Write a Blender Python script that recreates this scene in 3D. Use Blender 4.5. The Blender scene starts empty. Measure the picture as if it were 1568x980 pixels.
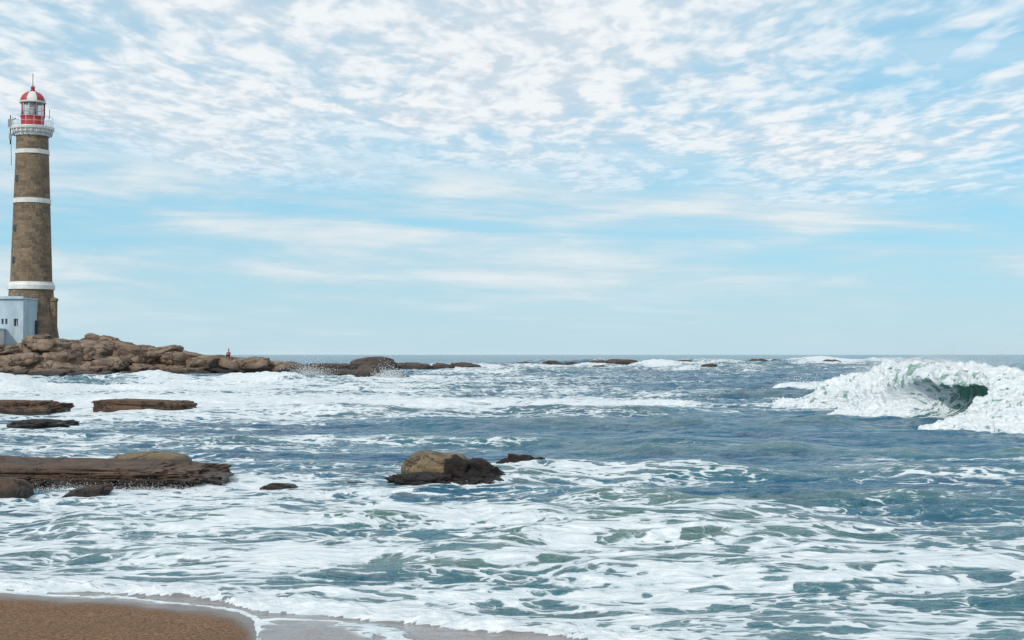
import bpy, math, random
import numpy as np
from mathutils import Vector
rng = np.random.RandomState(7); random.seed(7)
scene = bpy.context.scene
scene.view_settings.view_transform = 'Standard'
scene.view_settings.look = 'None'
scene.view_settings.exposure = 0
H = 2.6
# ------------------------------------------------------------------ noise
_a = rng.rand(256,256)*2*np.pi
_gx, _gy = np.cos(_a), np.sin(_a)
def gn2(x, y, ox=0.0):
    x = x+ox*17.31+1000; y = y+ox*9.73+1000
    ix = np.floor(x).astype(np.int64); iy = np.floor(y).astype(np.int64)
    fx = x-ix; fy = y-iy
    u = fx*fx*fx*(fx*(fx*6-15)+10); v = fy*fy*fy*(fy*(fy*6-15)+10)
    def g(a,b):
        i=(ix+a)&255; j=(iy+b)&255
        return _gx[i,j]*(fx-a)+_gy[i,j]*(fy-b)
    return 1.4*((g(0,0)*(1-u)+g(1,0)*u)*(1-v)+(g(0,1)*(1-u)+g(1,1)*u)*v)
_g3 = rng.randn(32,32,32,3); _g3/=np.linalg.norm(_g3,axis=-1,keepdims=True)
def gn3(p):
    p = p+500.0
    i = np.floor(p).astype(np.int64); f = p-i
    w = f*f*f*(f*(f*6-15)+10)
    r = 0
    for a in (0,1):
        for b in (0,1):
            for c in (0,1):
                g=_g3[(i[:,0]+a)&31,(i[:,1]+b)&31,(i[:,2]+c)&31]
                d=(g*(f-np.array([a,b,c]))).sum(1)
                r=r+d*(w[:,0] if a else 1-w[:,0])*(w[:,1] if b else 1-w[:,1])*(w[:,2] if c else 1-w[:,2])
    return 1.5*r
def ss(a,b,x):
    t=np.clip((x-a)/(b-a),0,1); return t*t*(3-2*t)
# ------------------------------------------------------------------ mesh helpers
def link(o, parent=None):
    scene.collection.objects.link(o)
    if parent: o.parent=parent
    return o
def np_mesh(name, v, f, smooth=True):
    me = bpy.data.meshes.new(name)
    v=np.asarray(v,dtype=np.float32); f=np.asarray(f,dtype=np.int32)
    n=f.shape[1]
    me.vertices.add(len(v)); me.vertices.foreach_set('co', v.ravel())
    me.loops.add(f.size); me.loops.foreach_set('vertex_index', f.ravel())
    me.polygons.add(len(f)); me.polygons.foreach_set('loop_start', np.arange(0,f.size,n,dtype=np.int32))
    me.update(calc_edges=True)
    me.polygons.foreach_set('use_smooth', np.full(len(f),smooth))
    return me
def grid_faces(r,c):
    i=np.arange((r-1)*(c-1)); a=(i//(c-1))*c+i%(c-1)
    return np.stack([a,a+1,a+c+1,a+c],1)
def add_attr(me,name,arr):
    at=me.attributes.new(name,'FLOAT','POINT'); at.data.foreach_set('value', np.asarray(arr,dtype=np.float32).ravel())
def obj(name, me, mat=None, parent=None):
    o=bpy.data.objects.new(name,me)
    if mat:
        for m in (mat if isinstance(mat,(list,tuple)) else [mat]): me.materials.append(m)
    return link(o,parent)
def pyobj(name, v, f, mat, parent=None, smooth=False, bevel=0):
    me=bpy.data.meshes.new(name); me.from_pydata(v,[],f); me.update()
    for p in me.polygons: p.use_smooth=smooth
    o=obj(name,me,mat,parent)
    if bevel:
        b=o.modifiers.new('b','BEVEL'); b.width=bevel; b.segments=2
    return o
def boxgeo(c,s):
    x,y,z=c; a,b,d=s[0]/2,s[1]/2,s[2]/2
    v=[(x+i*a,y+j*b,z+k*d) for i in(-1,1) for j in(-1,1) for k in(-1,1)]
    f=[(0,1,3,2),(4,6,7,5),(0,4,5,1),(2,3,7,6),(0,2,6,4),(1,5,7,3)]
    return v,f
def box(name,c,s,mat,parent=None,bevel=0):
    v,f=boxgeo(c,s); return pyobj(name,v,f,mat,parent,False,bevel)
def boxes(name,lst,mat,parent=None,bevel=0):
    V=[];F=[]
    for c,s in lst:
        v,f=boxgeo(c,s); n=len(V); V+=v; F+=[tuple(i+n for i in q) for q in f]
    return pyobj(name,V,F,mat,parent,False,bevel)
def rods(name,segs,mat,parent=None,n=6):
    V=[];F=[]
    for p,q,r in segs:
        p=Vector(p);q=Vector(q);d=(q-p).normalized()
        a=d.orthogonal().normalized();b=d.cross(a);k=len(V)
        for e in (p,q):
            for i in range(n):
                t=2*math.pi*i/n; V.append(tuple(e+(a*math.cos(t)+b*math.sin(t))*r))
        for i in range(n):
            j=(i+1)%n; F.append((k+i,k+j,k+n+j,k+n+i))
        F.append(tuple(k+i for i in range(n))[::-1]); F.append(tuple(k+n+i for i in range(n)))
    return pyobj(name,V,F,mat,parent,True)
def lathe(name,prof,cx,cy,mat,parent=None,n=64,smooth=True,segmats=None):
    m=len(prof); V=[];F=[]
    for (r,z) in prof:
        for i in range(n+1):
            t=2*math.pi*i/n; V.append((cx+r*math.cos(t),cy+r*math.sin(t),z))
    for j in range(m-1):
        for i in range(n):
            a=j*(n+1)+i; F.append((a,a+1,a+n+2,a+n+1))
    me=bpy.data.meshes.new(name); me.from_pydata(V,[],F); me.update()
    uv=me.uv_layers.new(name='UVMap')
    rm=max(p[0] for p in prof)
    for p in me.polygons:
        p.use_smooth=smooth
        if segmats: p.material_index=segmats((p.index%n)/n)
        for li in p.loop_indices:
            vi=me.loops[li].vertex_index
            uv.data[li].uv=((vi%(n+1))/n*2*math.pi*rm, V[vi][2])
    o=obj(name,me,mat,parent)
    if smooth:
        e=o.modifiers.new('e','EDGE_SPLIT'); e.split_angle=math.radians(35)
    return o
# ------------------------------------------------------------------ node helper
class NT:
    def __init__(s,nt): s.t=nt
    def n(s,typ,**k):
        nd=s.t.nodes.new(typ)
        ins=k.pop('ins',{})
        for a,b in k.items(): setattr(nd,a,b)
        for a,b in ins.items(): s.set(nd.inputs[a],b)
        return nd
    def set(s,sock,v):
        if isinstance(v,bpy.types.NodeSocket): s.t.links.new(v,sock)
        elif isinstance(v,bpy.types.Node): s.t.links.new(v.outputs[0],sock)
        else:
            if isinstance(v,(tuple,list)) and len(v)==3 and sock.type=='RGBA': v=(*v,1)
            sock.default_value=v
    def m(s,op,a,b=0.0,c=None,clamp=False):
        nd=s.t.nodes.new('ShaderNodeMath'); nd.operation=op; nd.use_clamp=clamp
        s.set(nd.inputs[0],a); s.set(nd.inputs[1],b)
        if c is not None: s.set(nd.inputs[2],c)
        return nd.outputs[0]
    def vm(s,op,a,b=(0,0,0)):
        nd=s.t.nodes.new('ShaderNodeVectorMath'); nd.operation=op
        s.set(nd.inputs[0],a)
        if op=='SCALE': s.set(nd.inputs['Scale'],b)
        else: s.set(nd.inputs[1],b)
        return nd.outputs[0]
    def noise(s,vec,scale,detail=4,rough=.5,dist=0.0,col=False):
        nd=s.n('ShaderNodeTexNoise',ins={'Vector':vec,'Scale':scale,'Detail':detail,'Roughness':rough,'Distortion':dist})
        return nd.outputs[1 if col else 0]
    def step(s,x,a,b,lo=0.0,hi=1.0):
        nd=s.t.nodes.new('ShaderNodeMapRange'); nd.interpolation_type='SMOOTHSTEP'
        s.set(nd.inputs[0],x); s.set(nd.inputs[1],a); s.set(nd.inputs[2],b); s.set(nd.inputs[3],lo); s.set(nd.inputs[4],hi)
        return nd.outputs[0]
    def mix(s,f,a,b,mode='MIX'):
        nd=s.t.nodes.new('ShaderNodeMix'); nd.data_type='RGBA'; nd.blend_type=mode
        s.set(nd.inputs[0],f); s.set(nd.inputs[6],a); s.set(nd.inputs[7],b)
        return nd.outputs[2]
    def bump(s,h,strength,dist,normal=None):
        nd=s.n('ShaderNodeBump',ins={'Height':h,'Strength':strength,'Distance':dist})
        if normal is not None: s.set(nd.inputs['Normal'],normal)
        return nd.outputs[0]
def mat(name):
    m=bpy.data.materials.new(name); m.use_nodes=True
    t=NT(m.node_tree); b=m.node_tree.nodes['Principled BSDF']
    return m,t,b
def paint(name,col,rough=.5,var=.12,scale=2.0,metal=0):
    m,t,b=mat(name)
    P=t.n('ShaderNodeNewGeometry').outputs['Position']
    n=t.noise(P,scale,6,.65)
    f=t.step(n,.35,.75)
    t.set(b.inputs['Base Color'],t.mix(f,tuple(c for c in col),tuple(c*(1-var*2) for c in col)))
    b.inputs['Roughness'].default_value=rough; b.inputs['Metallic'].default_value=metal
    return m
# ------------------------------------------------------------------ water material
def water_mat():
    m,t,b=mat('sea_water')
    P=t.n('ShaderNodeNewGeometry').outputs['Position']
    D=t.n('ShaderNodeAttribute',attribute_name='foam').outputs['Fac']
    S=t.n('ShaderNodeAttribute',attribute_name='shal').outputs['Fac']
    G=t.n('ShaderNodeAttribute',attribute_name='green').outputs['Fac']
    GLOW=t.n('ShaderNodeAttribute',attribute_name='lip_glow').outputs['Fac']
    PA=t.vm('MULTIPLY',P,(.52,1,1))
    W=t.noise(PA,.6,3,.5,col=True)
    W=t.vm('SCALE',t.vm('SUBTRACT',W,(.5,.5,.5)),2.0)
    P2=t.vm('ADD',PA,W)
    W2=t.vm('SCALE',t.vm('SUBTRACT',t.noise(P,3.5,2,.5,col=True),(.5,.5,.5)),.22)
    P3=t.vm('ADD',P2,W2)
    n1=t.noise(P2,.50,6,.62)
    big=t.noise(t.vm('MULTIPLY',P,(.45,1,1)),.16,3,.5)
    v=t.n('ShaderNodeTexVoronoi',feature='DISTANCE_TO_EDGE',ins={'Vector':P3,'Scale':1.7}).outputs['Distance']
    v2=t.n('ShaderNodeTexVoronoi',feature='DISTANCE_TO_EDGE',ins={'Vector':P3,'Scale':4.8}).outputs['Distance']
    l1=t.step(v,0.0,.30,1,0); l2=t.step(v2,0,.28,1,0)
    fine=t.noise(P2,7,4,.6)
    s=t.m('ADD',D,t.m('MULTIPLY',t.m('SUBTRACT',n1,.5),2.3))
    s=t.m('ADD',s,t.m('MULTIPLY',t.m('SUBTRACT',big,.5),1.3))
    s=t.m('ADD',s,t.m('MULTIPLY',t.m('SUBTRACT',l1,.4),.55))
    s=t.m('ADD',s,t.m('MULTIPLY',t.m('SUBTRACT',l2,.4),.36))
    s=t.m('ADD',s,t.m('MULTIPLY',t.m('SUBTRACT',fine,.5),.45))
    has=t.step(D,.02,.12)
    foam=t.m('MULTIPLY',t.step(s,.47,.73),has)
    # water body
    cn=t.step(t.noise(P,.09,3,.5),.35,.65)
    deep=t.mix(cn,(.002,.070,.165),(.006,.115,.205))
    aer=t.step(s,-.1,.6)
    body=t.mix(t.m('MULTIPLY',aer,.45),deep,(.075,.22,.265))
    body=t.mix(G,body,(.090,.180,.145))
    body=t.mix(GLOW,body,(.20,.42,.32))  # light through the thin wave lip, painted into the base colour
    body=t.mix(S,body,(.24,.20,.19))
    t.set(b.inputs['Base Color'],body)
    b.inputs['Roughness'].default_value=.13; b.inputs['IOR'].default_value=1.33
    r1=t.noise(t.vm('MULTIPLY',P,(.55,1,1)),1.5,5,.62); r2=t.noise(P,6,3,.5)
    hb=t.m('ADD',r1,t.m('MULTIPLY',r2,.22))
    hb=t.m('ADD',hb,t.m('MULTIPLY',t.noise(t.vm('MULTIPLY',P,(.5,1,1)),.28,3,.5),3.4))
    cl=t.m('SUBTRACT',1.0,t.m('MULTIPLY',S,.9))
    bn=t.n('ShaderNodeBump',ins={'Height':hb,'Strength':cl,'Distance':.48}).outputs[0]
    t.set(b.inputs['Normal'],bn)
    fb=t.m('ADD',t.m('MULTIPLY',foam,.6),t.m('ADD',t.m('MULTIPLY',fine,.5),t.m('MULTIPLY',n1,.9)))
    fbn=t.bump(fb,.9,.15)
    fc=t.mix(t.step(fine,.3,.7),(.54,.61,.65),(.78,.80,.81))
    fc=t.mix(t.step(s,.5,1.1,.55,0),fc,(.36,.47,.52))
    fo=t.n('ShaderNodeBsdfPrincipled',ins={'Roughness':.7,'Normal':fbn,'Base Color':fc})
    fo.inputs['Specular IOR Level'].default_value=.2
    mx=t.n('ShaderNodeMixShader',ins={0:foam,1:b.outputs[0],2:fo.outputs[0]})
    t.t.links.new(mx.outputs[0],t.t.nodes['Material Output'].inputs[0])
    return m
WATER=water_mat()
# ------------------------------------------------------------------ sea fields (world metres)
SHX=np.array([-200,-60,-25,-12,-5.6,-3.6,-2.75,-2.5,-2.35,-2.1,0,3,10,40,200.])
SHY=np.array([60,34,21,17.6,15.6,15.0,14.5,13.9,13.2,12.3,11.3,10.6,10,9,8.])
def shore(x,y):
    return y-np.interp(x,SHX,SHY)+.14*gn2(x*1.3,y*.5,3)+.06*gn2(x*4,y*2,5)
def polydist(x,y,pts):
    d=np.full(x.shape,1e9); tt=np.zeros(x.shape); L=0
    for (x0,y0),(x1,y1) in zip(pts[:-1],pts[1:]):
        dx,dy=x1-x0,y1-y0; l=math.hypot(dx,dy)
        t=np.clip(((x-x0)*dx+(y-y0)*dy)/l**2,0,1)
        dd=np.hypot(x-x0-t*dx,y-y0-t*dy); side=np.sign((y-y0)*dx-(x-x0)*dy)
        k=dd<np.abs(d); d=np.where(k,dd*np.where(side==0,1,side),d); tt=np.where(k,L+t*l,tt); L+=l
    return d,tt/L
L1=[(-2.95,12.6),(-2.6,13.4),(-2.38,14.05),(-1.75,14.05),(-1.35,13.6),(-.9,12.7),(-.2,11.8)]
L2=[(-14,18.7),(-8,16.6),(-5.7,15.9),(-4.5,15.65),(-3.4,15.35),(-2.6,14.75),(-1.46,14.3),(-.5,13.75),(.7,13.15),(1.8,12.4),(6,11.6),(14,11)]
# swell lines: crest polyline, height, front width, back width, foam
SW=[([(-75,118),(-45,124),(-32,128),(-19,122),(-14,116)],1.15,3.0,6,1.0),
    ([(-50,104),(-30,108),(-12,106)],.45,2.0,5,.7),
    ([(-14,100),(-4,103),(10,99)],.45,2,5,.35),
    ([(-20,62),(-6,61),(4,62),(10,63)],.46,1.5,4,.0),
    ([(-26,77),(-10,74),(2,72),(14,69)],.35,1.5,4,.75),
    ([(-14,180),(-4,186),(6,181)],.8,3,7,.8),
    ([(-10,205),(15,215),(40,205)],1.0,4,9,.85),
    ([(22,290),(48,300),(85,290)],1.6,5,12,.9),
    ([(35,240),(55,247),(75,240)],1.1,4,10,.5),
    ([(66,400),(100,410),(130,400)],2.2,6,14,.8),
    ([(0,345),(30,352),(60,345)],1.7,6,14,.6),
    ([(-20,250),(0,255),(25,250)],1.2,5,9,.8),
    ([(18,101),(21,100),(24,101)],.7,1.5,4,.95),
    ([(4,88),(14,86),(22,89)],.45,2,5,.0),
    ([(-6,52),(4,51),(14,53)],.32,1.4,3.5,.0),
    ([(-14,41),(-2,42),(8,41)],.25,1.3,3,.1),
    ([(0,36.5),(8,37),(15,36)],.24,1.2,2.5,.1),
    ([(-3,29),(6,31),(16,29)],.26,1.0,2.5,.35),
    ([(-8,21.5),(0,22),(6,21.2)],.18,.7,1.8,.3),
    ([(-1,19.2),(3,19.6),(9,19.)],.21,.6,1.6,.3),
    ([(-7,18.2),(-3,18),(1,17.7)],.12,.5,1.5,.5),
    ([(0,25),(5,24.6),(12,25.5)],.22,.8,2,.2)]
# foam density blobs: x,y,rx,ry,amp
BL=[(-4,16,7,2.2,.35),(3,15.2,6,2.4,.38),(10,16,6,3,.33),(-3,20,7,3,.22),(6,20,8,3,.05),(-9,24,8,4,.28),(-2.5,26,4,3,.18),
    (-8,27,4,2,.3),(5,26,8,4,-.10),(-12,36,8,7,.34),(-4,31,4,3,.14),(-20,46,12,8,.44),(2,29.5,4,1.6,.2),
    (8,42,14,12,-.20),(20,60,16,12,-.18),(-2,50,8,6,-.10),
    (-14,58,16,6,.45),(-26,80,30,17,.95),(-8,76,14,12,.72),(-35,105,30,12,.8),(4,70,12,2.8,.45),(14,66,9,2.0,.28),(14,86,14,8,-.12),
    (-8,125,16,16,.45),(-5,160,25,22,.36),(20,190,30,20,.12),(14,21,5,6,.10),
    (-12,150,6,10,.8),(28,300,20,20,.5),(90,400,40,25,.5),(8,250,20,20,.5),(16,47,5,2.5,.2),(19,100,5,3,.5),(-40,140,30,14,.5)]
ROCKF=[]
def sea(x,y):
    s=shore(x,y)
    att=np.clip(s/7,0,1)**.8
    wx=x+1.2*gn2(x*.15,y*.2,1); wy=y+1.5*gn2(x*.12,y*.25,2)
    def chop(lx,ly,o,sh=0.0):
        n=gn2(wx/lx+sh*wy/ly,wy/ly,o); return (1-np.abs(n)*1.9)
    h=.10*chop(6,2.6,10,.2)+.07*chop(2.6,1.2,11,-.3)+.032*chop(1.1,.6,12,.25)+.012*chop(.5,.3,13,-.2)-.105
    h+=.09*gn2(x/9,y/5,14)
    far=ss(30,160,y)
    h=h*(1+far*1.2)+far*(.30*gn2(wx/26,wy/9,15)+.18*gn2(wx/10,wy/4,16))
    h*=.08+.92*att
    h*=1-ss(600,3000,y)*.3
    f=np.zeros_like(x)
    for (bx,by,rx,ry,a) in BL:
        q=((x-bx)/rx)**2+((y-by)/ry)**2
        f+=a*np.exp(-q*1.1)
    f+=.22*ss(44,17,y)+.07*ss(240,120,y)
    # streaks elongated along shore
    st=gn2(x/14+3,y/2.6,21); f+=.16*st*ss(250,100,y)
    f+=.10*gn2(x/30,y/8,22)*(y>60)*ss(500,250,y)
    f+=.18*gn2(x/5,y/1.1,24)*(y<50)
    f=np.minimum(f,.54+.5*ss(45,62,y))
    f=np.where(y>450,f*.6,f)
    g=np.zeros_like(x)
    for pts,hh,fw,bw,fa in SW:
        xs=[p[0] for p in pts]; ys=[p[1] for p in pts]
        sel=(x>min(xs)-bw*2)&(x<max(xs)+bw*2)&(y>min(ys)-bw*3)&(y<max(ys)+bw*4)
        if not sel.any(): continue
        X=x[sel];Y=y[sel]
        d,t=polydist(X+0*X,Y+.35*bw*gn2(X/bw/1.5,Y*0,hh*10),pts)
        env=ss(0,.14,t)*ss(1,.86,t)*(.75+.45*gn2(X/bw/.9,Y*0,hh*7))
        sh=np.where(d>0,np.exp(-(d/bw)**2),np.exp(-(d/fw)**2))
        h[sel]+=hh*sh*env
        brk=np.clip(.75+1.3*gn2(X/bw/1.3,Y*0,hh*5+2),0,1.2)
        h[sel]+=fa*.10*min(hh,1)*gn2(X/.5,Y/.5,31)*sh*env*ss(-fw*2,0,d)
        f[sel]+=fa*brk*np.clip(env,0,1)*np.where(d>0,np.exp(-(d/(bw*.35))**2),np.exp(-(d/(fw*1.5))**2))
        g[sel]+=.5*sh*env*(d<0.5)
    # swash front
    sel=(y<22)&(np.abs(x)<20)
    X=x[sel];Y=y[sel]
    wob=.16*gn2(X*1.1,Y*.6,41)+.09*gn2(X*3.4,Y*2,42)
    d,t=polydist(X,Y+wob,L2)
    bor=np.where(d>0,np.exp(-(d/.75)**2),np.exp(-(d/.07)**2))
    h[sel]+=bor*(.055+.045*gn2(X*3,Y*3,43)+.03*gn2(X*8,Y*8,44))
    fs=f[sel]+np.where(d>0,.55*np.exp(-(d/.6)**2),.9*np.exp(-(d/.10)**2))
    fs=np.where(d<-.1,fs*ss(-2.0,-6,d)+.0,fs)
    d1,t1=polydist(X,Y+wob*.8,L1)
    ed=np.abs(s[sel]-.05)
    line=1.1*np.exp(-(d1/.055)**2)+1.0*np.exp(-(ed/.06)**2)+.30*np.exp(-(np.abs(d1)/.2)**2)
    f[sel]=fs+line
    shal=np.zeros_like(x); shal[sel]=ss(.15,-.15,d)*.9
    shal=np.maximum(shal,.25*ss(2.2,.3,s))
    for (rx,ry,a,b) in ROCKF:
        sel=(np.abs(x-rx)<a*3)&(np.abs(y-ry)<b*5+2)
        q=np.sqrt(((x[sel]-rx)/a)**2+((y[sel]-ry)/b)**2)
        f[sel]+=.45*np.exp(-((q-1.0)/.30)**2)
    gg=g+.5*ss(.0,.18,h)*ss(45,15,y)*(gn2(x/5,y/2,50)>-.1)+.40*ss(30,14,y)
    return h,np.clip(f,0,1.6),np.clip(shal,0,1),np.clip(gg,0,.85)
# ------------------------------------------------------------------ rocks
def rock_mat(name,c1,c2,wet,wz=.25,scale=1.0):
    m,t,b=mat(name)
    P=t.n('ShaderNodeNewGeometry').outputs['Position']
    z=t.n('ShaderNodeSeparateXYZ',ins={0:P}).outputs[2]
    n=t.noise(P,1.1*scale,8,.65); n2=t.noise(P,7*scale,6,.7); n3=t.noise(P,28*scale,3,.6)
    c=t.mix(t.step(n,.38,.62),c1,c2)
    c=t.mix(t.step(n2,.5,.72),c,tuple(k*.45 for k in c2))
    c=t.mix(t.m('MULTIPLY',t.step(n3,.55,.7),.5),c,tuple(min(1,k*1.7) for k in c1))
    ck=t.n('ShaderNodeTexVoronoi',feature='DISTANCE_TO_EDGE',ins={'Vector':t.vm('ADD',P,t.vm('SCALE',t.noise(P,2*scale,4,.6,col=True),.8)),'Scale':.8*scale}).outputs['Distance']
    c=t.mix(t.step(ck,0,.035,.75,0),c,(.02,.017,.015))
    zz=t.m('ADD',z,t.m('MULTIPLY',t.m('SUBTRACT',n,.5),wz*1.6))
    w=t.step(zz,wz*.5,wz*1.35,1,0)
    c=t.mix(w,c,wet)
    t.set(b.inputs['Base Color'],c)
    t.set(b.inputs['Roughness'],t.m('SUBTRACT',.85,t.m('MULTIPLY',w,.5)))
    hb=t.m('ADD',t.m('MULTIPLY',n,1.0),t.m('ADD',t.m('MULTIPLY',n2,.4),t.m('MULTIPLY',n3,.12)))
    hb=t.m('ADD',hb,t.step(ck,0,.06,-.3,0))
    t.set(b.inputs['Normal'],t.bump(hb,.9,.2/scale))
    return m
R_TAN=rock_mat('granite_tan',(.25,.185,.108),(.14,.105,.066),(.020,.015,.012),.21)
R_BRN=rock_mat('granite_brown',(.155,.092,.058),(.085,.053,.037),(.022,.016,.013),.17)
R_DRK=rock_mat('granite_mussels',(.030,.019,.016),(.014,.011,.011),(.009,.007,.007),.2,2.0)
R_FAR=rock_mat('granite_headland',(.31,.222,.16),(.16,.112,.083),(.04,.03,.025),.85,.5)
R_FDK=rock_mat('granite_far_wet',(.11,.082,.068),(.065,.048,.042),(.03,.025,.022),.7,.5)
_ico={}
def ico(sub):
    if sub not in _ico:
        import bmesh
        bm=bmesh.new(); bmesh.ops.create_icosphere(bm,subdivisions=sub,radius=1)
        v=np.array([q.co[:] for q in bm.verts]); f=np.array([[q.index for q in p.verts] for p in bm.faces]); bm.free()
        _ico[sub]=(v,f)
    return _ico[sub]
def rockgeo(c,size,sub=5,box=.6,amp=.18,fr=1.3,tilt=(0,0),rot=0,seed=0,taper=0.0,rough=.35):
    v,f=ico(sub); v=v.copy()
    p=np.sign(v)*np.abs(v)**box
    r=np.random.RandomState(seed+11); off=r.rand(3)*20
    n=gn3(v*fr+off)+.5*gn3(v*fr*2.1+off)+rough*.5*gn3(v*fr*4.5+off)+rough*.3*gn3(v*fr*10+off)+rough*.15*gn3(v*fr*22+off)
    p=p*(1+amp*n)[:,None]
    p[:,:2]*=(1-taper*p[:,2:3])
    p=p*np.array(size)/2
    p[:,2]+=p[:,0]*tilt[0]+p[:,1]*tilt[1]
    a=rot; x=p[:,0]*math.cos(a)-p[:,1]*math.sin(a); y=p[:,0]*math.sin(a)+p[:,1]*math.cos(a)
    p[:,0],p[:,1]=x,y
    return p+np.array(c),f
def rocks(name,lst,mt,ringf=True,parent=None):
    V=[];F=[];MI=[];k=0
    for it in lst:
        mi=it.pop('mi',0)
        v,f=rockgeo(**it); V.append(v);F.append(f+k);k+=len(v); MI.append(np.full(len(f),mi))
        if ringf: ROCKF.append((it['c'][0],it['c'][1],it['size'][0]*.55,it['size'][1]*.55))
    me=np_mesh(name,np.concatenate(V),np.concatenate(F))
    o=obj(name,me,mt,parent)
    me.polygons.foreach_set('material_index',np.concatenate(MI).astype(np.int32))
    return o
# central boulder group
rocks('coastal_boulder',[
  dict(c=(-1.47,29.2,.16),size=(1.52,1.3,.84),box=.66,amp=.17,fr=1.7,tilt=(-.06,.05),seed=4,taper=.10,rough=.8,mi=0),
  dict(c=(-.68,28.9,.14),size=(1.15,1.2,.62),box=.8,amp=.34,fr=1.7,tilt=(-.28,0),seed=5,rough=.7,mi=1),
  dict(c=(-1.05,28.6,.22),size=(.55,.6,.55),box=.8,amp=.34,fr=1.7,tilt=(-.3,0),seed=6,rough=.8,mi=1),
  dict(c=(-1.72,28.3,.05),size=(1.4,.8,.36),box=.75,amp=.3,fr=2,seed=8,rough=.9,mi=1),
  dict(c=(-.75,28.2,.0),size=(.9,.7,.34),box=.9,amp=.35,fr=2,seed=9,rough=.9,mi=1),
  dict(c=(.28,31.0,.10),size=(1.1,.7,.58),box=.8,amp=.33,fr=1.8,tilt=(-.1,0),seed=12,rough=.8,mi=1),
  dict(c=(-.15,30.5,.0),size=(.8,.6,.38),box=.85,amp=.3,fr=1.8,seed=14,rough=.7,mi=1)],[R_TAN,R_DRK])
# left shelf
rocks('rock_shelf',[
  dict(c=(-9.45,29.2,.02),size=(6.9,3.0,.74),sub=6,box=.46,amp=.10,fr=2.2,tilt=(-.015,.02),seed=21,rough=1.1,mi=0),
  dict(c=(-7.6,28.6,-.05),size=(2.9,1.8,.62),sub=6,box=.55,amp=.18,fr=2.2,tilt=(-.05,0),seed=22,rough=1.0,mi=0),
  dict(c=(-10.6,28.4,-.05),size=(3.2,1.8,.6),sub=6,box=.55,amp=.18,fr=2.2,seed=23,rough=1.0,mi=0)],[R_BRN])
rocks('coastal_rock',[dict(c=(-8.35,33.0,.06),size=(1.75,1.3,.56),box=.7,amp=.12,seed=24,mi=0)],[R_TAN])
rocks('coastal_rock',[dict(c=(-9.35,26.2,.05),size=(.95,.9,.62),box=.75,amp=.15,seed=25)],[R_BRN])
rocks('coastal_rock',[dict(c=(-7.85,26.4,.0),size=(.85,.6,.32),box=.7,amp=.2,tilt=(.22,0),seed=26,rough=.8)],[R_BRN])
rocks('coastal_rock',[dict(c=(-4.5,27.7,.0),size=(.72,.45,.20),box=.8,amp=.22,seed=27)],[R_BRN])
rocks('coastal_rock',[dict(c=(-3.3,28.8,-.03),size=(.8,.5,.16),box=.8,amp=.22,seed=28)],[R_DRK])
rocks('rock_shelf',[dict(c=(-16.05,62.5,.12),size=(4.0,3.2,.98),sub=6,box=.38,amp=.10,fr=1.8,tilt=(-.03,.0),seed=31,rough=1.0)],[R_BRN])
rocks('rock_shelf',[dict(c=(-22.9,63.5,.06),size=(6.0,3.2,.95),sub=6,box=.45,amp=.12,fr=1.8,seed=32,rough=1.0)],[R_BRN])
rocks('coastal_rock',[dict(c=(-17.1,51.8,-.02),size=(2.3,2.2,.5),box=.7,amp=.22,fr=1.7,seed=33,rough=.8)],[R_DRK])
# mid / far sea rocks
rocks('sea_boulder',[dict(c=(-15.6,155,.35),size=(3.0,3.2,2.3),box=.8,amp=.16,seed=41),
  dict(c=(-12.6,154,.0),size=(3.4,3,1.0),box=.75,amp=.2,seed=42),
  dict(c=(-20.5,160,.1),size=(6.5,4,1.9),box=.65,amp=.2,tilt=(-.08,0),seed=43),
  dict(c=(-24,170,.4),size=(5,5,2.2),box=.7,amp=.2,seed=44)],[R_FDK])
rocks('rocky_islet',[dict(c=(-22.5,232,.5),size=(8,6,3.4),box=.75,amp=.12,seed=51),
  dict(c=(-29,225,.2),size=(8,5,2.2),box=.7,amp=.25,seed=52),dict(c=(-17,235,.2),size=(8,5,2.0),box=.75,amp=.2,seed=53)],[R_FDK])
far=[(-8.5,250,5.5,1.9),(-3,262,3,1.3),(2.2,280,4,1.8),(8,285,4.2,2.0),(18,300,5,2.2),(23,302,8,2.7),(-12,245,4,1.6),
     (61,352,6,2.5),(66,352,5,2.2),(72.5,355,3,2.5),(80,358,5,2.0),(12,290,3,1.6),(30,310,5,1.8),(40,330,4,2.0),(-1,235,3,1.3),(14,225,2.4,1.3),(36,260,3,1.4)]
for i,(x,y,w,h) in enumerate(far):
    rocks('sea_rock',[dict(c=(x,y,0.25),size=(w,w*.7,h),sub=4,box=.75,amp=.25,rough=.8,seed=60+i)],[R_FDK])
# ------------------------------------------------------------------ headland
def head_h(x,y):
    hp=np.interp(x,[-160,-75,-62,-55,-51,-47,-42,-38,-34,-29.5,-26,-20,-14,-10],[6,4.8,3.6,4.4,4.0,3.0,2.7,1.7,1.5,1.5,.5,.2,-.1,-1.2])
    front=np.interp(x,[-160,-60,-45,-30,-10],[150,160,164,168,172])
    w=ss(front,front+13,y)*ss(215,190,y)
    n=.35*gn2(x/5,y/4,61)+.18*gn2(x/2,y/1.7,62)+.09*gn2(x/.8,y/.7,63)
    return (hp+.9+n*1.6)*w-.9
gx=np.linspace(-160,-5,420); gy=np.linspace(148,220,150)
X,Y=np.meshgrid(gx,gy); Z=head_h(X,Y)
Z=Z-3*((X<-159)|(X>-6))
V=[np.stack([X.ravel(),Y.ravel(),Z.ravel()],1)]
q=grid_faces(150,420); F=[np.concatenate([q[:,[0,1,2]],q[:,[0,2,3]]])]; k=len(V[0])
r=np.random.RandomState(5)
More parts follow.
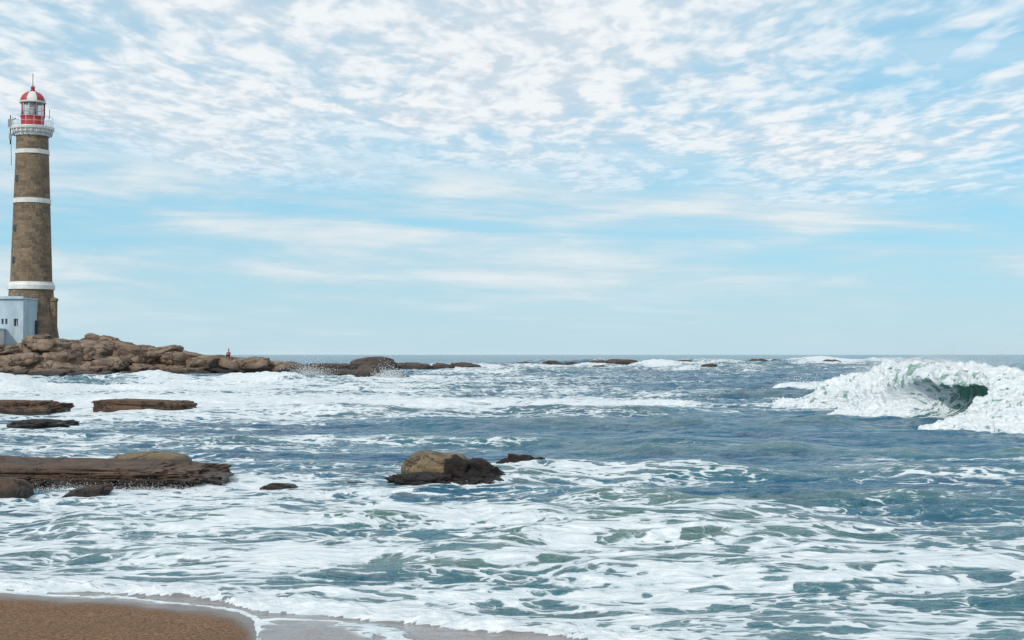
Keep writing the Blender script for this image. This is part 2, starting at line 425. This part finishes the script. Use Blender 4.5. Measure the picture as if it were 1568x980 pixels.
def addb(x,y,z,sx,sy,sz,seed,bx=.68):
    global k
    v,f=rockgeo(c=(x,y,z),size=(sx,sy,sz),sub=4,box=bx,amp=.24,fr=1.4,tilt=(r.uniform(-.22,.2),.0),rot=r.uniform(-.4,.4),seed=seed,rough=.7)
    V.append(v);F.append(f+k);k+=len(v)
for i in range(330):
    x=r.uniform(-85,-28) if i%3 else r.uniform(-62,-40)
    fy=np.interp(x,[-160,-60,-45,-30],[150,160,164,168])
    y=fy+r.uniform(-1.5,13)
    if (x<-50 and y>172): continue
    sc=r.uniform(.35,1)**1.6
    sx=sc*r.uniform(2.2,5.2)*(1 if x<-36 else .8); sz=sx*r.uniform(.28,.55)
    z=float(head_h(np.array([x]),np.array([y]))[0])+sz*.12
    addb(x,y,max(z,-.1),sx,sx*r.uniform(.7,1.2),sz,100+i)
for (x,y,z,sx,sz) in [(-51.9,176,4.3,2.0,1.9),(-49.8,176,4.0,2.6,1.7),(-48.2,175,3.4,2.2,1.5),(-50.5,173,3.2,4.5,2.0),(-46,173,2.9,4.2,1.7),(-43,174,2.8,5,1.5),(-40.3,174,2.3,5.2,1.4),
                     (-37.2,172,1.6,4.2,1.6),(-34.1,172.3,1.55,3.8,1.75),(-31.4,171,1.3,4.6,1.9),(-28.6,172,1.0,4,1.5),(-56,171,2.6,4,2),(-60,168,1.6,5,2.0),(-53,169,2.3,4,1.8)]:
    addb(x,y,z,sx,sx*.9,sz,int(abs(x)*10),.7)
HV=np.concatenate(V)
me=np_mesh('rocky_headland',HV,np.concatenate(F))
obj('rocky_headland',me,R_FAR)
# ------------------------------------------------------------------ sea sheet
ys=[8.0]
while ys[-1]<400: ys.append(ys[-1]*1.0042)
while ys[-1]<40000: ys.append(ys[-1]*1.02)
ys=np.array(ys)
uc=np.linspace(-.48,.48,560); e=.48+np.cumsum(np.linspace(.003,.05,75)); us=np.concatenate([-e[::-1],uc,e])
U,Yg=np.meshgrid(us,ys); Xg=U*(Yg+3)
h,f,s_,g_=sea(Xg.ravel(),Yg.ravel())
me=np_mesh('sea',np.stack([Xg.ravel(),Yg.ravel(),h],1),grid_faces(len(ys),len(us)))
add_attr(me,'foam',f);add_attr(me,'shal',s_);add_attr(me,'green',g_)
obj('sea',me,WATER)
# ------------------------------------------------------------------ beach
m,t,b=mat('wet_sand')
P=t.n('ShaderNodeNewGeometry').outputs['Position']
n=t.noise(P,1.2,4,.5); g1=t.noise(P,30,5,.85); g2=t.noise(P,70,3,.8)
wt=t.n('ShaderNodeAttribute',attribute_name='wet').outputs['Fac']
c=t.mix(t.step(g1,.42,.58),(.13,.072,.042),(.40,.245,.15))
c=t.mix(t.step(g2,.58,.68),c,(.06,.038,.026))
c=t.mix(t.m('MULTIPLY',t.step(n,.3,.7),.3),c,(.19,.115,.072))
c=t.mix(wt,c,(.10,.066,.048))
t.set(b.inputs['Base Color'],c)
t.set(b.inputs['Roughness'],t.m('SUBTRACT',1.0,t.m('MULTIPLY',wt,.72)))
t.set(b.inputs['Specular IOR Level'],t.m('ADD',.12,t.m('MULTIPLY',wt,.4)))
t.set(b.inputs['Normal'],t.bump(t.m('ADD',g1,t.m('MULTIPLY',n,2)),t.m('SUBTRACT',.8,t.m('MULTIPLY',wt,.7)),.04))
def axis(lo,a,b_,hi,fine,n):
    mid=np.arange(a,b_,fine); return np.unique(np.concatenate([np.linspace(lo,a,n),mid,np.linspace(b_,hi,n)]))
gx=axis(-20000,-10,6,20000,.05,60); gx=np.unique(np.concatenate([gx,np.linspace(-200,200,150)])); gy=np.unique(np.concatenate([axis(-300,8,18,80,.04,60)]))
X,Y=np.meshgrid(gx,gy); s=shore(X,Y)
Z=np.where(s>0,-.07*s-.004,-.045*s)+.012*gn2(X*.8,Y*.8,71)*ss(0,-1,s)
Z=np.where(s<-14,.63+(-s-14)*.02,Z); Z=np.maximum(Z,-3); Z=np.where(Y<-50,np.minimum(Z,6),Z)
me=np_mesh('sand_beach',np.stack([X.ravel(),Y.ravel(),Z.ravel()],1),grid_faces(len(gy),len(gx)))
add_attr(me,'wet',(ss(-.85,-.15,s+.25*gn2(X*1.5,Y*1.5,72))).ravel())
obj('sand_beach',me,m)
# ------------------------------------------------------------------ breaking wave
path=np.array([(17.0,72),(16.9,67.5),(17.2,63),(17.7,58.5),(18.3,55),(19.2,51.6),(20.6,48.6),(23.6,45.8),(31,43)],float)
def resample(p,n):
    d=np.r_[0,np.cumsum(np.hypot(*np.diff(p,axis=0).T))]
    tt=np.linspace(0,d[-1],n); q=np.stack([np.interp(tt,d,p[:,0]),np.interp(tt,d,p[:,1])],1)
    for _ in range(40):
        q[1:-1]=(q[:-2]+2*q[1:-1]+q[2:])/4
    return q
NS,NTt=620,200
pc=resample(path,NS); tg=np.gradient(pc,axis=0); tg/=np.linalg.norm(tg,axis=1,keepdims=True)
nrm=np.stack([tg[:,1],-tg[:,0]],1); nrm=np.where((nrm[:,:1]>0),-nrm,nrm)
C=np.array([(-6,-.25),(-4,.3),(-2,1.1),(-.8,1.85),(0,2.12),(.7,2.1),(1.2,1.85),(1.45,1.45),(1.3,1.48),(.95,1.68),(.4,1.6),(-.05,1.15),(.2,.6),(1.0,.15),(2.4,-.1),(3.8,-.35)])
K=np.array([(-6,-.25),(-4,.3),(-2,1.1),(-.8,1.8),(0,2.1),(.7,2.1),(1.25,1.9),(1.6,1.6),(1.85,1.25),(2.0,.95),(2.1,.7),(2.2,.5),(2.4,.32),(2.7,.15),(3.2,-.05),(3.8,-.35)])
Fp=np.array([(-6,-.25),(-4,.3),(-2,1.05),(-.8,1.6),(0,1.85),(.6,1.8),(1.2,1.6),(1.8,1.38),(2.3,1.2),(2.8,1.0),(3.3,.82),(3.8,.65),(4.3,.45),(4.8,.28),(5.4,.05),(6.0,-.35)])
def prof(P_,n):
    t0=np.linspace(0,1,len(P_)); tt=np.linspace(0,1,n)
    q=np.stack([np.interp(tt,t0,P_[:,0]),np.interp(tt,t0,P_[:,1])],1)
    for _ in range(28): q[1:-1]=(q[:-2]+2*q[1:-1]+q[2:])/4
    return q
cp,kp,fp=prof(C,NTt),prof(K,NTt),prof(Fp,NTt)
S=np.linspace(0,1,NS)[:,None]
pos=np.linspace(0,1,NS)
wF=np.interp(pos,[0,.12,.155,.53,.58,1],[.75,.75,0,0,1,1])[:,None]
wC=np.interp(pos,[0,.14,.17,.22,.25,.36,.44,.54,.58,1],[0,0,.9,.9,0,.1,1,1,0,0])[:,None]
wK=np.clip(1-wF-wC,0,1); wC=1-wF-wK
env=np.interp(pos,[0,.04,.08,.12,.165,.20,.26,.34,.46,.56,.66,.85,1],[0,.55,.86,.84,.52,.62,1.02,1.10,1.04,.92,.88,.80,0])[:,None]
env=env*(1+.07*gn2(S*26,S*0,91)+.04*gn2(S*70,S*0,92))
d=cp[None,:,0]*wC+kp[None,:,0]*wK+fp[None,:,0]*wF; z=cp[None,:,1]*wC+kp[None,:,1]*wK+fp[None,:,1]*wF
T=np.linspace(0,1,NTt)[None,:]+0*S
full=np.clip((wF+wK)*1.4,0,1)
gap=(ss(.14,.165,S)*ss(.235,.21,S))
green_win=ss(.30,.38,S)*ss(.58,.55,S)
ff=full*ss(.22,.30,T)*.95+(1-full)*(ss(.23,.30,T)*ss(.53,.46,T)*(1.0-.8*gap)+.16+.30*ss(.8,.95,T))
ff=ff-.42*green_win*ss(.28,.36,T)*ss(.62,.45,T)*np.clip(.55+1.2*gn2(S*150+0*T,T*3,78),0,1)
ff=np.clip(ff,0,1.3)
z=np.where(z>0,z*env,z-(1-env)*.5)
d=d*(.55+.45*env)
d=d+(d>0)*.35*gn2(S*34+0*T,T*2,93)*np.clip(d,0,1)
PX=pc[:,0][:,None]+nrm[:,0][:,None]*d; PY=pc[:,1][:,None]+nrm[:,1][:,None]*d
pts=np.stack([PX.ravel(),PY.ravel(),z.ravel()],1)
n=gn3(pts*.8)*.30+gn3(pts*1.9+5)*.20+gn3(pts*4.5+9)*.11+gn3(pts*10)*.07+gn3(pts*22)*.045
fr=np.clip(ff.ravel(),0,1)
amp=(.08+1.0*fr*fr)
nn=np.stack([np.repeat(nrm[:,0],NTt)*.6,np.repeat(nrm[:,1],NTt)*.6,np.full(NS*NTt,.8)],1)
pts+=nn*(n*amp)[:,None]
me=np_mesh('breaking_wave',pts,grid_faces(NS,NTt))
streak=.45*gn2(S*120+0*T,T*5,77).ravel()
add_attr(me,'foam',np.clip(ff.ravel()*1.12+.1*n+streak*(1-fr),0,1.5));add_attr(me,'shal',np.zeros(NS*NTt))
add_attr(me,'green',(.9*ss(.0,.7,pts[:,2])*np.ones(NS*NTt)))
add_attr(me,'lip_glow',np.clip((ss(.46,.56,T)*ss(.92,.70,T)*.85+ss(.16,.24,T)*ss(.36,.28,T)*.9+green_win*ss(.28,.34,T)*ss(.6,.5,T)*.8).ravel()*(1+streak*1.6),0,1))  # painted translucent glow on the lip, also lightening the shaded face
bw=obj('breaking_wave',me,WATER)
# spray droplets
def spray(name,cen,size,parent):
    n=len(cen); base=np.array([(1,1,1),(1,-1,-1),(-1,1,-1),(-1,-1,1)])*.6
    v=(cen[:,None,:]+base[None]*size[:,None,None]).reshape(-1,3)
    f=np.array([(0,1,2),(0,3,1),(0,2,3),(1,3,2)]); F=(np.arange(n)[:,None,None]*4+f[None]).reshape(-1,3)
    return obj(name,np_mesh(name,v,F),SPR,parent)
m,t,b=mat('spray_droplets'); SPR=m
P=t.n('ShaderNodeNewGeometry').outputs['Position']
t.set(b.inputs['Base Color'],t.mix(t.noise(P,2,2,.5),(.84,.87,.89),(.9,.91,.91))); b.inputs['Roughness'].default_value=.6
r=np.random.RandomState(9)
N=260000
i=(r.beta(1.0,1.1,N)*(NS-50)+30).astype(int); j=(r.uniform(.24,.42,N)*NTt).astype(int)
base=pts.reshape(NS,NTt,3)[i,j]
up=r.exponential(.40,N)*(.3+1.7*np.clip(gn2(i*.025,i*0.,5)+.45,0,1)); 
cen=base+np.stack([up*1.7+r.randn(N)*.12,up*.9+r.randn(N)*.12,up*.72+.25*up*gn2(i*.09,up*2,8)+r.randn(N)*.07],1)
spray('sea_spray',cen,r.uniform(.0025,.006,N),bw)
# splashes at the distant rocks
cs=[]
for (x,y,w,hh,nn_) in [(-22.5,157,2.5,1.2,5000),(-13.2,152,1.8,.9,3000),(20.5,99.5,1.6,.6,2500),(-7,27.4,1.6,.10,1500),(-8.6,27.2,.8,.12,900)]:
    a=r.rand(nn_); cs.append(np.stack([x+r.randn(nn_)*w*.6*(1-a*.4),y+r.randn(nn_)*.3,r.exponential(hh*.35,nn_)],1))
cs=np.concatenate(cs); 
spray('wave_splash',cs,np.where(cs[:,1]>60,r.uniform(.015,.05,len(cs)),r.uniform(.003,.009,len(cs))),None)
# ------------------------------------------------------------------ lighthouse
LX,LY=-60.9,180.0
lh=bpy.data.objects.new('lighthouse',None); link(lh)
m,t,b=mat('stone_masonry')
uv=t.n('ShaderNodeUVMap').outputs[0]
P=t.n('ShaderNodeNewGeometry').outputs['Position']
br=t.n('ShaderNodeTexBrick',ins={'Vector':t.vm('ADD',uv,t.vm('SCALE',t.noise(uv,1.5,3,.6,col=True),.15)),'Color1':(.27,.19,.12),'Color2':(.125,.088,.06),'Mortar':(.30,.235,.17),'Scale':1.0,'Mortar Size':.03,'Brick Width':1.0,'Row Height':.5,'Mortar Smooth':.4})
c=t.mix(t.step(t.noise(P,.5,6,.65),.45,.7,0,.6),br.outputs[0],(.12,.088,.062))
c=t.mix(t.step(t.noise(P,2.5,5,.7),.52,.70,0,.75),c,(.38,.29,.20))
t.set(b.inputs['Base Color'],c); b.inputs['Roughness'].default_value=.9
t.set(b.inputs['Normal'],t.bump(t.m('ADD',t.noise(P,4,5,.6),t.m('MULTIPLY',br.outputs[1],-.6)),.9,.15))
STONE=m
WHITE=paint('white_paint',(.74,.74,.71),.6,.14,1.5)
RED=paint('red_paint',(.42,.035,.045),.45,.15,2)
DARK=paint('dark_iron',(.05,.05,.055),.5)
GREY=paint('grey_metal',(.3,.31,.32),.5)
m,t,b=mat('lantern_glass'); b.inputs['Base Color'].default_value=(.35,.45,.5,1); b.inputs['Roughness'].default_value=.08; b.inputs['Alpha'].default_value=.35
t.set(b.inputs['Roughness'],t.step(t.noise(t.n('ShaderNodeNewGeometry').outputs['Position'],3,2),.3,.7,.05,.2)); GLASS=m
lathe('tower_base',[(3.45,2.5),(3.42,4.75),(3.15,6.4),(2.92,8),(2.78,9.4),(2.70,10.8)],LX,LY,STONE,lh)
lathe('lower_band',[(2.66,10.8),(2.88,10.82),(2.9,11.35),(2.78,11.5),(2.76,11.75),(2.5,11.78)],LX,LY,WHITE,lh)
lathe('tower_shaft_lower',[(2.56,11.76),(2.23,21.7)],LX,LY,STONE,lh)
lathe('middle_band',[(2.2,21.7),(2.33,21.72),(2.32,22.3),(2.2,22.32)],LX,LY,WHITE,lh)
lathe('tower_shaft_middle',[(2.21,22.3),(2.02,27.95)],LX,LY,STONE,lh)
lathe('upper_band',[(2.0,27.95),(2.11,27.97),(2.1,28.5),(1.98,28.52)],LX,LY,WHITE,lh)
lathe('tower_shaft_upper',[(1.99,28.5),(1.95,30.3)],LX,LY,STONE,lh)
lathe('gallery_cornice',[(1.93,30.25),(2.12,30.28),(2.15,30.6),(2.35,30.72),(2.38,31.0),(2.62,31.1),(2.66,31.38),(2.6,31.45),(0.5,31.46)],LX,LY,WHITE,lh)
cor=[]
for i in range(24):
    a=2*math.pi*i/24; cor.append(((LX+2.3*math.cos(a),LY+2.3*math.sin(a),30.35),(LX+2.5*math.cos(a),LY+2.5*math.sin(a),31.1),.09))
rods('corbels',cor,WHITE,lh,4)
rs=[]
for i in range(16):
    a=2*math.pi*i/16; b2=2*math.pi*(i+1)/16
    p=(LX+2.5*math.cos(a),LY+2.5*math.sin(a)); q=(LX+2.5*math.cos(b2),LY+2.5*math.sin(b2))
    rs.append(((*p,31.4),(*p,32.65),.024))
    for zz in (32.05,32.65): rs.append(((*p,zz),(*q,zz),.02))
rods('gallery_railing',rs,WHITE,lh,5)
lathe('lantern_drum',[(1.42,31.46),(1.42,32.7),(1.52,32.72),(1.52,32.85),(1.3,32.87)],LX,LY,RED,lh,32)
lathe('lantern_glass',[(1.33,32.86),(1.33,34.5)],LX,LY,GLASS,lh,16,False)
lathe('lantern_lens',[(.2,32.8),(.5,33.1),(.6,33.6),(.5,34.1),(.2,34.4)],LX,LY,WHITE,lh,16)
rs=[]
for i in range(10):
    a=2*math.pi*(i+.5)/10; b2=2*math.pi*(i+1.5)/10
    p=(LX+1.37*math.cos(a),LY+1.37*math.sin(a)); q=(LX+1.37*math.cos(b2),LY+1.37*math.sin(b2))
    rs.append(((*p,32.86),(*p,34.5),.055)); rs.append(((*p,33.7),(*q,33.7),.035))
rods('lantern_mullions',rs,WHITE,lh,6)
rods('lantern_posts',[((LX+1.44*math.cos(a),LY+1.44*math.sin(a),32.86),(LX+1.44*math.cos(a),LY+1.44*math.sin(a),34.5),.085) for a in [math.pi*2*(k_+.2)/5 for k_ in range(5)]],RED,lh,6)
lathe('roof_eave',[(1.3,34.5),(1.62,34.52),(1.64,34.68),(1.5,34.75)],LX,LY,WHITE,lh,48)
dome=[(1.58*math.cos(a),34.7+1.35*math.sin(a)) for a in [math.pi/2*q/10 for q in range(10)]]+[(.16,36.1),(.16,36.3)]
lathe('lantern_dome',dome,LX,LY,[RED,WHITE],lh,48,True,lambda u:1 if int(u*8+.25)%2==0 else 0)
lathe('dome_vent',[(0.0,36.75),(.2,36.68),(.28,36.5),(.2,36.3),(.3,36.22),(.3,36.1)][::-1],LX,LY,RED,lh,16)
rods('lightning_rod',[((LX,LY,36.7),(LX,LY,38.3),.045)],DARK,lh)
rods('gallery_antennas',[((LX-2.6,LY-.6,29.2),(LX-2.6,LY-.6,32.9),.07),((LX-2.6,LY-.6,31.2),(LX-2.1,LY-.4,31.2),.06),((LX-2.6,LY-.6,30.4),(LX-2.0,LY-.4,30.4),.06),
   ((LX-2.62,LY-.6,32.2),(LX-1.9,LY-.6,32.5),.06),((LX+2.4,LY-.8,32.4),(LX+2.4,LY-.8,33.6),.04),((LX-2.45,LY-.6,26.5),(LX-2.5,LY-.6,30.2),.035)],DARK,lh)
boxes('antenna_panels',[((LX-2.6,LY-.75,31.9),(.5,.16,1.0)),((LX-2.55,LY-.75,30.2),(.32,.16,.8))],GREY,lh,.02)
wl=[]
for zz,rr in ((14.5,2.47),(18.5,2.34),(24.8,2.12)):
    a=math.radians(-128); wl.append(((LX+rr*math.cos(a),LY+rr*math.sin(a),zz),(.4,.3,.75)))
boxes('slit_windows',wl,DARK,lh)
lathe('base_turret',[(.55,3.5),(.55,9.3),(.65,9.35),(.65,9.65),(.05,9.9)],LX+2.95,LY-.5,STONE,lh,8,False)
box('door',(LX+1.4,LY-3.05,5.8),(1.0,.5,2.1),DARK,lh)
# ------------------------------------------------------------------ keeper's house
hs=bpy.data.objects.new('keepers_house',None); link(hs)
m,t,b=mat('pale_blue_render')
P=t.n('ShaderNodeNewGeometry').outputs['Position']
n=t.noise(t.vm('MULTIPLY',P,(1,1,.4)),.8,7,.65)
c=t.mix(t.step(n,.35,.7),(.47,.58,.64),(.33,.43,.50)); c=t.mix(t.step(t.noise(t.vm('MULTIPLY',P,(3,3,.6)),1.2,5,.7),.56,.75),c,(.24,.30,.33))
t.set(b.inputs['Base Color'],c); b.inputs['Roughness'].default_value=.85; t.set(b.inputs['Normal'],t.bump(n,.3,.05)); BLUE=m
HX1=-59.3; HY=172.5
def wallgeo(x0,x1,y,z0,z1,holes,thick,name,mt,par):
    xs=sorted({x0,x1,*[h[0] for h in holes],*[h[1] for h in holes]}); zs=sorted({z0,z1,*[h[2] for h in holes],*[h[3] for h in holes]})
    V=[];F=[]
    for i in range(len(xs)-1):
        for j in range(len(zs)-1):
            cx=(xs[i]+xs[i+1])/2; cz=(zs[j]+zs[j+1])/2
            if any(h[0]<cx<h[1] and h[2]<cz<h[3] for h in holes): continue
            k=len(V); V+=[(xs[i],y,zs[j]),(xs[i+1],y,zs[j]),(xs[i+1],y,zs[j+1]),(xs[i],y,zs[j+1])]; F.append((k,k+1,k+2,k+3))
    for h in holes:
        a,b_,c_,d_=h; y2=y+thick; k=len(V)
        V+=[(a,y,c_),(b_,y,c_),(b_,y,d_),(a,y,d_),(a,y2,c_),(b_,y2,c_),(b_,y2,d_),(a,y2,d_)]
        F+=[(k,k+1,k+5,k+4),(k+1,k+2,k+6,k+5),(k+2,k+3,k+7,k+6),(k+3,k,k+4,k+7)]
    return pyobj(name,V,F,mt,par)
wins=[(-60.45,-59.95,6.05,6.95),(-61.5,-61.2,6.3,6.95),(-61.95,-61.65,6.3,6.95),(-65,-64.2,6,7),(-68,-67.2,6,7)]
wallgeo(-76,HX1,HY,2.6,9.35,wins,.3,'front_wall',BLUE,hs)
boxes('window_glass',[(((a+b_)/2,HY+.31,(c_+d_)/2),(b_-a,.02,d_-c_)) for a,b_,c_,d_ in wins],DARK,hs)
boxes('window_frames',[(((a+b_)/2,HY+.26,(c_+d_)/2),(.05,.05,d_-c_)) for a,b_,c_,d_ in wins],WHITE,hs)
pyobj('side_wall',[(HX1,HY,2.6),(HX1,HY+5.5,2.6),(HX1,HY+5.5,9.35),(HX1,HY,9.35)],[(0,1,2,3)],BLUE,hs)
box('roof_slab',(-67.62,HY+2.7,9.45),(16.8,5.9,.2),BLUE,hs,.03)
box('parapet',(-67.62,HY-.1,9.62),(16.75,.2,.12),BLUE,hs)
pyobj('rear_wall',[(HX1,HY+5.5,2.6),(-76,HY+5.5,2.6),(-76,HY+5.5,9.35),(HX1,HY+5.5,9.35)],[(0,1,2,3)],BLUE,hs)
box('annex',(-66.6,170.6,3.9),(10.2,3.4,3.4),WHITE,hs,.04)
box('annex_coping',(-66.6,170.6,5.68),(10.5,3.7,.14),BLUE,hs)
box('retaining_wall',(-57.2,173.6,3.6),(4.8,1.2,1.9),STONE,None,.06)
# ------------------------------------------------------------------ seated person
px_,py_=-34.1,171.2
near=(np.abs(HV[:,0]-px_)<.45)&(np.abs(HV[:,1]-py_)<.45)
pz=float(HV[near,2].max()) if near.any() else 2.42
pz=pz+.02
def skin(name,verts,edges,radii,mt,parent):
    me=bpy.data.meshes.new(name); me.from_pydata([(px_+a,py_+b_,pz+c_) for a,b_,c_ in verts],edges,[])
    o=obj(name,me,None,parent); o.modifiers.new('s','SKIN')
    for i,rr in enumerate(radii): me.skin_vertices[0].data[i].radius=(rr,rr)
    me.skin_vertices[0].data[0].use_root=True
    sb=o.modifiers.new('d','SUBSURF'); sb.levels=2; sb.render_levels=2
    me.materials.append(mt); return o
ppl=bpy.data.objects.new('seated_person',None); link(ppl)
SK=paint('skin',(.45,.27,.19),.5); SH=paint('faded_red_shirt',(.33,.13,.11),.8); PT=paint('dark_trousers',(.04,.035,.05),.8); RC=paint('red_cap',(.45,.05,.04),.7)
skin('torso',[(0,0,.10),(0,.02,.28),(0,.0,.45),(0,-.01,.55),(-.17,0,.5),(.17,0,.5),(-.23,-.08,.26),(.23,-.08,.26),(-.14,-.28,.2),(.14,-.28,.2)],
  [(0,1),(1,2),(2,3),(2,4),(2,5),(4,6),(5,7),(6,8),(7,9)],[.14,.13,.15,.07,.075,.075,.05,.05,.036,.036],SH,ppl)
skin('legs',[(0,0,.1),(-.12,-.05,.1),(.12,-.05,.1),(-.15,-.42,.22),(.15,-.42,.22),(-.15,-.52,-.18),(.15,-.52,-.18),(-.15,-.68,-.2),(.15,-.68,-.2)],
  [(0,1),(0,2),(1,3),(2,4),(3,5),(4,6),(5,7),(6,8)],[.13,.1,.1,.07,.07,.05,.05,.04,.04],PT,ppl)
skin('head',[(0,-.01,.56),(0,-.01,.64),(0,-.03,.74),(0,-.03,.83)],[(0,1),(1,2),(2,3)],[.055,.06,.095,.08],SK,ppl)
skin('cap',[(0,-.02,.82),(0,-.02,.88),(0,-.12,.82)],[(0,1),(0,2)],[.1,.07,.05],RC,ppl)
# ------------------------------------------------------------------ world
w=bpy.data.worlds.new('World'); scene.world=w; w.use_nodes=True
t=NT(w.node_tree); bg=w.node_tree.nodes['Background']
SE,SR=38,218
sky=t.n('ShaderNodeTexSky',sky_type='NISHITA',sun_disc=False,sun_elevation=math.radians(SE),sun_rotation=math.radians(SR),air_density=1.0,dust_density=.3,ozone_density=2.5)
dv=t.n('ShaderNodeTexCoord').outputs['Generated']
sp=t.n('ShaderNodeSeparateXYZ',ins={0:dv}); x,y,z=sp.outputs
zc=t.m('MAXIMUM',z,.02)
u=t.m('DIVIDE',x,zc); v=t.m('DIVIDE',y,zc)
pl=t.n('ShaderNodeCombineXYZ',ins={0:u,1:v}).outputs[0]
warp=t.vm('SCALE',t.vm('SUBTRACT',t.noise(pl,1.2,3,.5,col=True),(.5,.5,.5)),.22)
pw=t.vm('ADD',pl,warp)
pq=t.vm('MULTIPLY',pw,(1.0,.42,1))
nz=t.noise(pq,6.5,3,.5)
vor=t.n('ShaderNodeTexVoronoi',feature='SMOOTH_F1',ins={'Vector':t.vm('ADD',pq,t.vm('SCALE',t.noise(pq,9,2,.5,col=True),.10)),'Scale':7.5,'Smoothness':.9}).outputs['Distance']
puff=t.m('ADD',t.m('MULTIPLY',nz,.65),t.m('MULTIPLY',t.m('SUBTRACT',.92,vor),.35))
fine=t.noise(pq,22,3,.5)
cov=t.noise(t.vm('MULTIPLY',pl,(.7,.30,1)),1.1,3,.5)
tanel=t.m('DIVIDE',z,t.m('MAXIMUM',t.m('SQRT',t.m('ADD',t.m('MULTIPLY',x,x),t.m('MULTIPLY',y,y))),.001))
az=t.m('ARCTAN2',x,y)
edge=t.m('ADD',t.m('SUBTRACT',tanel,.112),t.m('ADD',t.m('MULTIPLY',az,.05),t.m('MULTIPLY',t.m('SUBTRACT',cov,.5),.12)))
field=t.m('MULTIPLY',t.step(edge,-.03,.05),t.step(tanel,.07,.11))
right=t.step(t.m('ADD',az,t.m('MULTIPLY',cov,.1)),.05,.35)
sc=t.m('ADD',t.m('MULTIPLY',t.m('SUBTRACT',puff,.5),1.3),t.m('MULTIPLY',t.m('SUBTRACT',fine,.5),.20))
sc=t.m('ADD',sc,t.m('MULTIPLY',t.m('SUBTRACT',cov,.5),1.5))
sc=t.m('ADD',sc,t.m('SUBTRACT',.64,t.m('MULTIPLY',right,.24)))
a1=t.m('MULTIPLY',t.step(sc,-.16,.70),field)
a1=t.m('MULTIPLY',a1,.97)
# low stratus streaks
sv=t.n('ShaderNodeCombineXYZ',ins={0:t.m('MULTIPLY',az,2.4),1:t.m('ADD',t.m('MULTIPLY',tanel,26),t.m('MULTIPLY',az,1.6)),2:0.0}).outputs[0]
st=t.noise(sv,1.0,7,.56,.4)
sv2=t.n('ShaderNodeCombineXYZ',ins={0:t.m('MULTIPLY',az,9),1:t.m('MULTIPLY',tanel,62),2:2.0}).outputs[0]
st2=t.noise(sv2,1.0,5,.6,.3)
a2=t.m('MULTIPLY',t.step(t.m('ADD',st,t.m('MULTIPLY',t.m('SUBTRACT',st2,.5),.35)),.34,.62),t.step(tanel,.02,.06,.3,.92))
a2=t.m('MULTIPLY',a2,t.step(tanel,.11,.17,1,.35))
lay=t.m('MAXIMUM',a1,a2)
skc=t.mix(1.0,sky.outputs[0],(.70,1.0,1.15),'MULTIPLY')
skc=t.mix(.65,skc,(3.2,7.0,9.0))
hz=t.step(tanel,-.02,.12,.92,0.0)
skc=t.mix(hz,skc,(5.4,7.1,7.9))
shade=t.step(t.m('ADD',puff,t.m('MULTIPLY',t.m('SUBTRACT',fine,.5),.5)),.36,.62)
c1=t.mix(shade,(6.4,7.3,8.1),(9.0,9.3,9.5))
c2=t.mix(t.step(t.m('ADD',st,t.m('MULTIPLY',t.m('SUBTRACT',st2,.5),.6)),.42,.7),(6.0,7.3,8.0),(8.2,8.7,8.9))
cc=t.mix(t.step(t.m('SUBTRACT',a1,a2),-.2,.2),c2,c1)
col=t.mix(lay,skc,cc)
t.set(bg.inputs[0],col); bg.inputs[1].default_value=.1
# sun
sd=bpy.data.lights.new('sun','SUN'); sd.energy=2.3; sd.angle=math.radians(1.5); sd.color=(1,.94,.85)
so=bpy.data.objects.new('sun',sd); link(so)
a=math.radians(SR); e=math.radians(SE)
dirv=Vector((math.sin(a)*math.cos(e),math.cos(a)*math.cos(e),math.sin(e)))
so.rotation_euler=dirv.to_track_quat('Z','Y').to_euler()
# camera
cd=bpy.data.cameras.new('camera'); cd.lens=50; cd.sensor_width=36; cd.clip_end=100000; cd.clip_start=.1
co=bpy.data.objects.new('camera',cd); link(co); co.location=(0,0,H)
co.rotation_euler=(math.radians(90+1.394),0,0); scene.camera=co
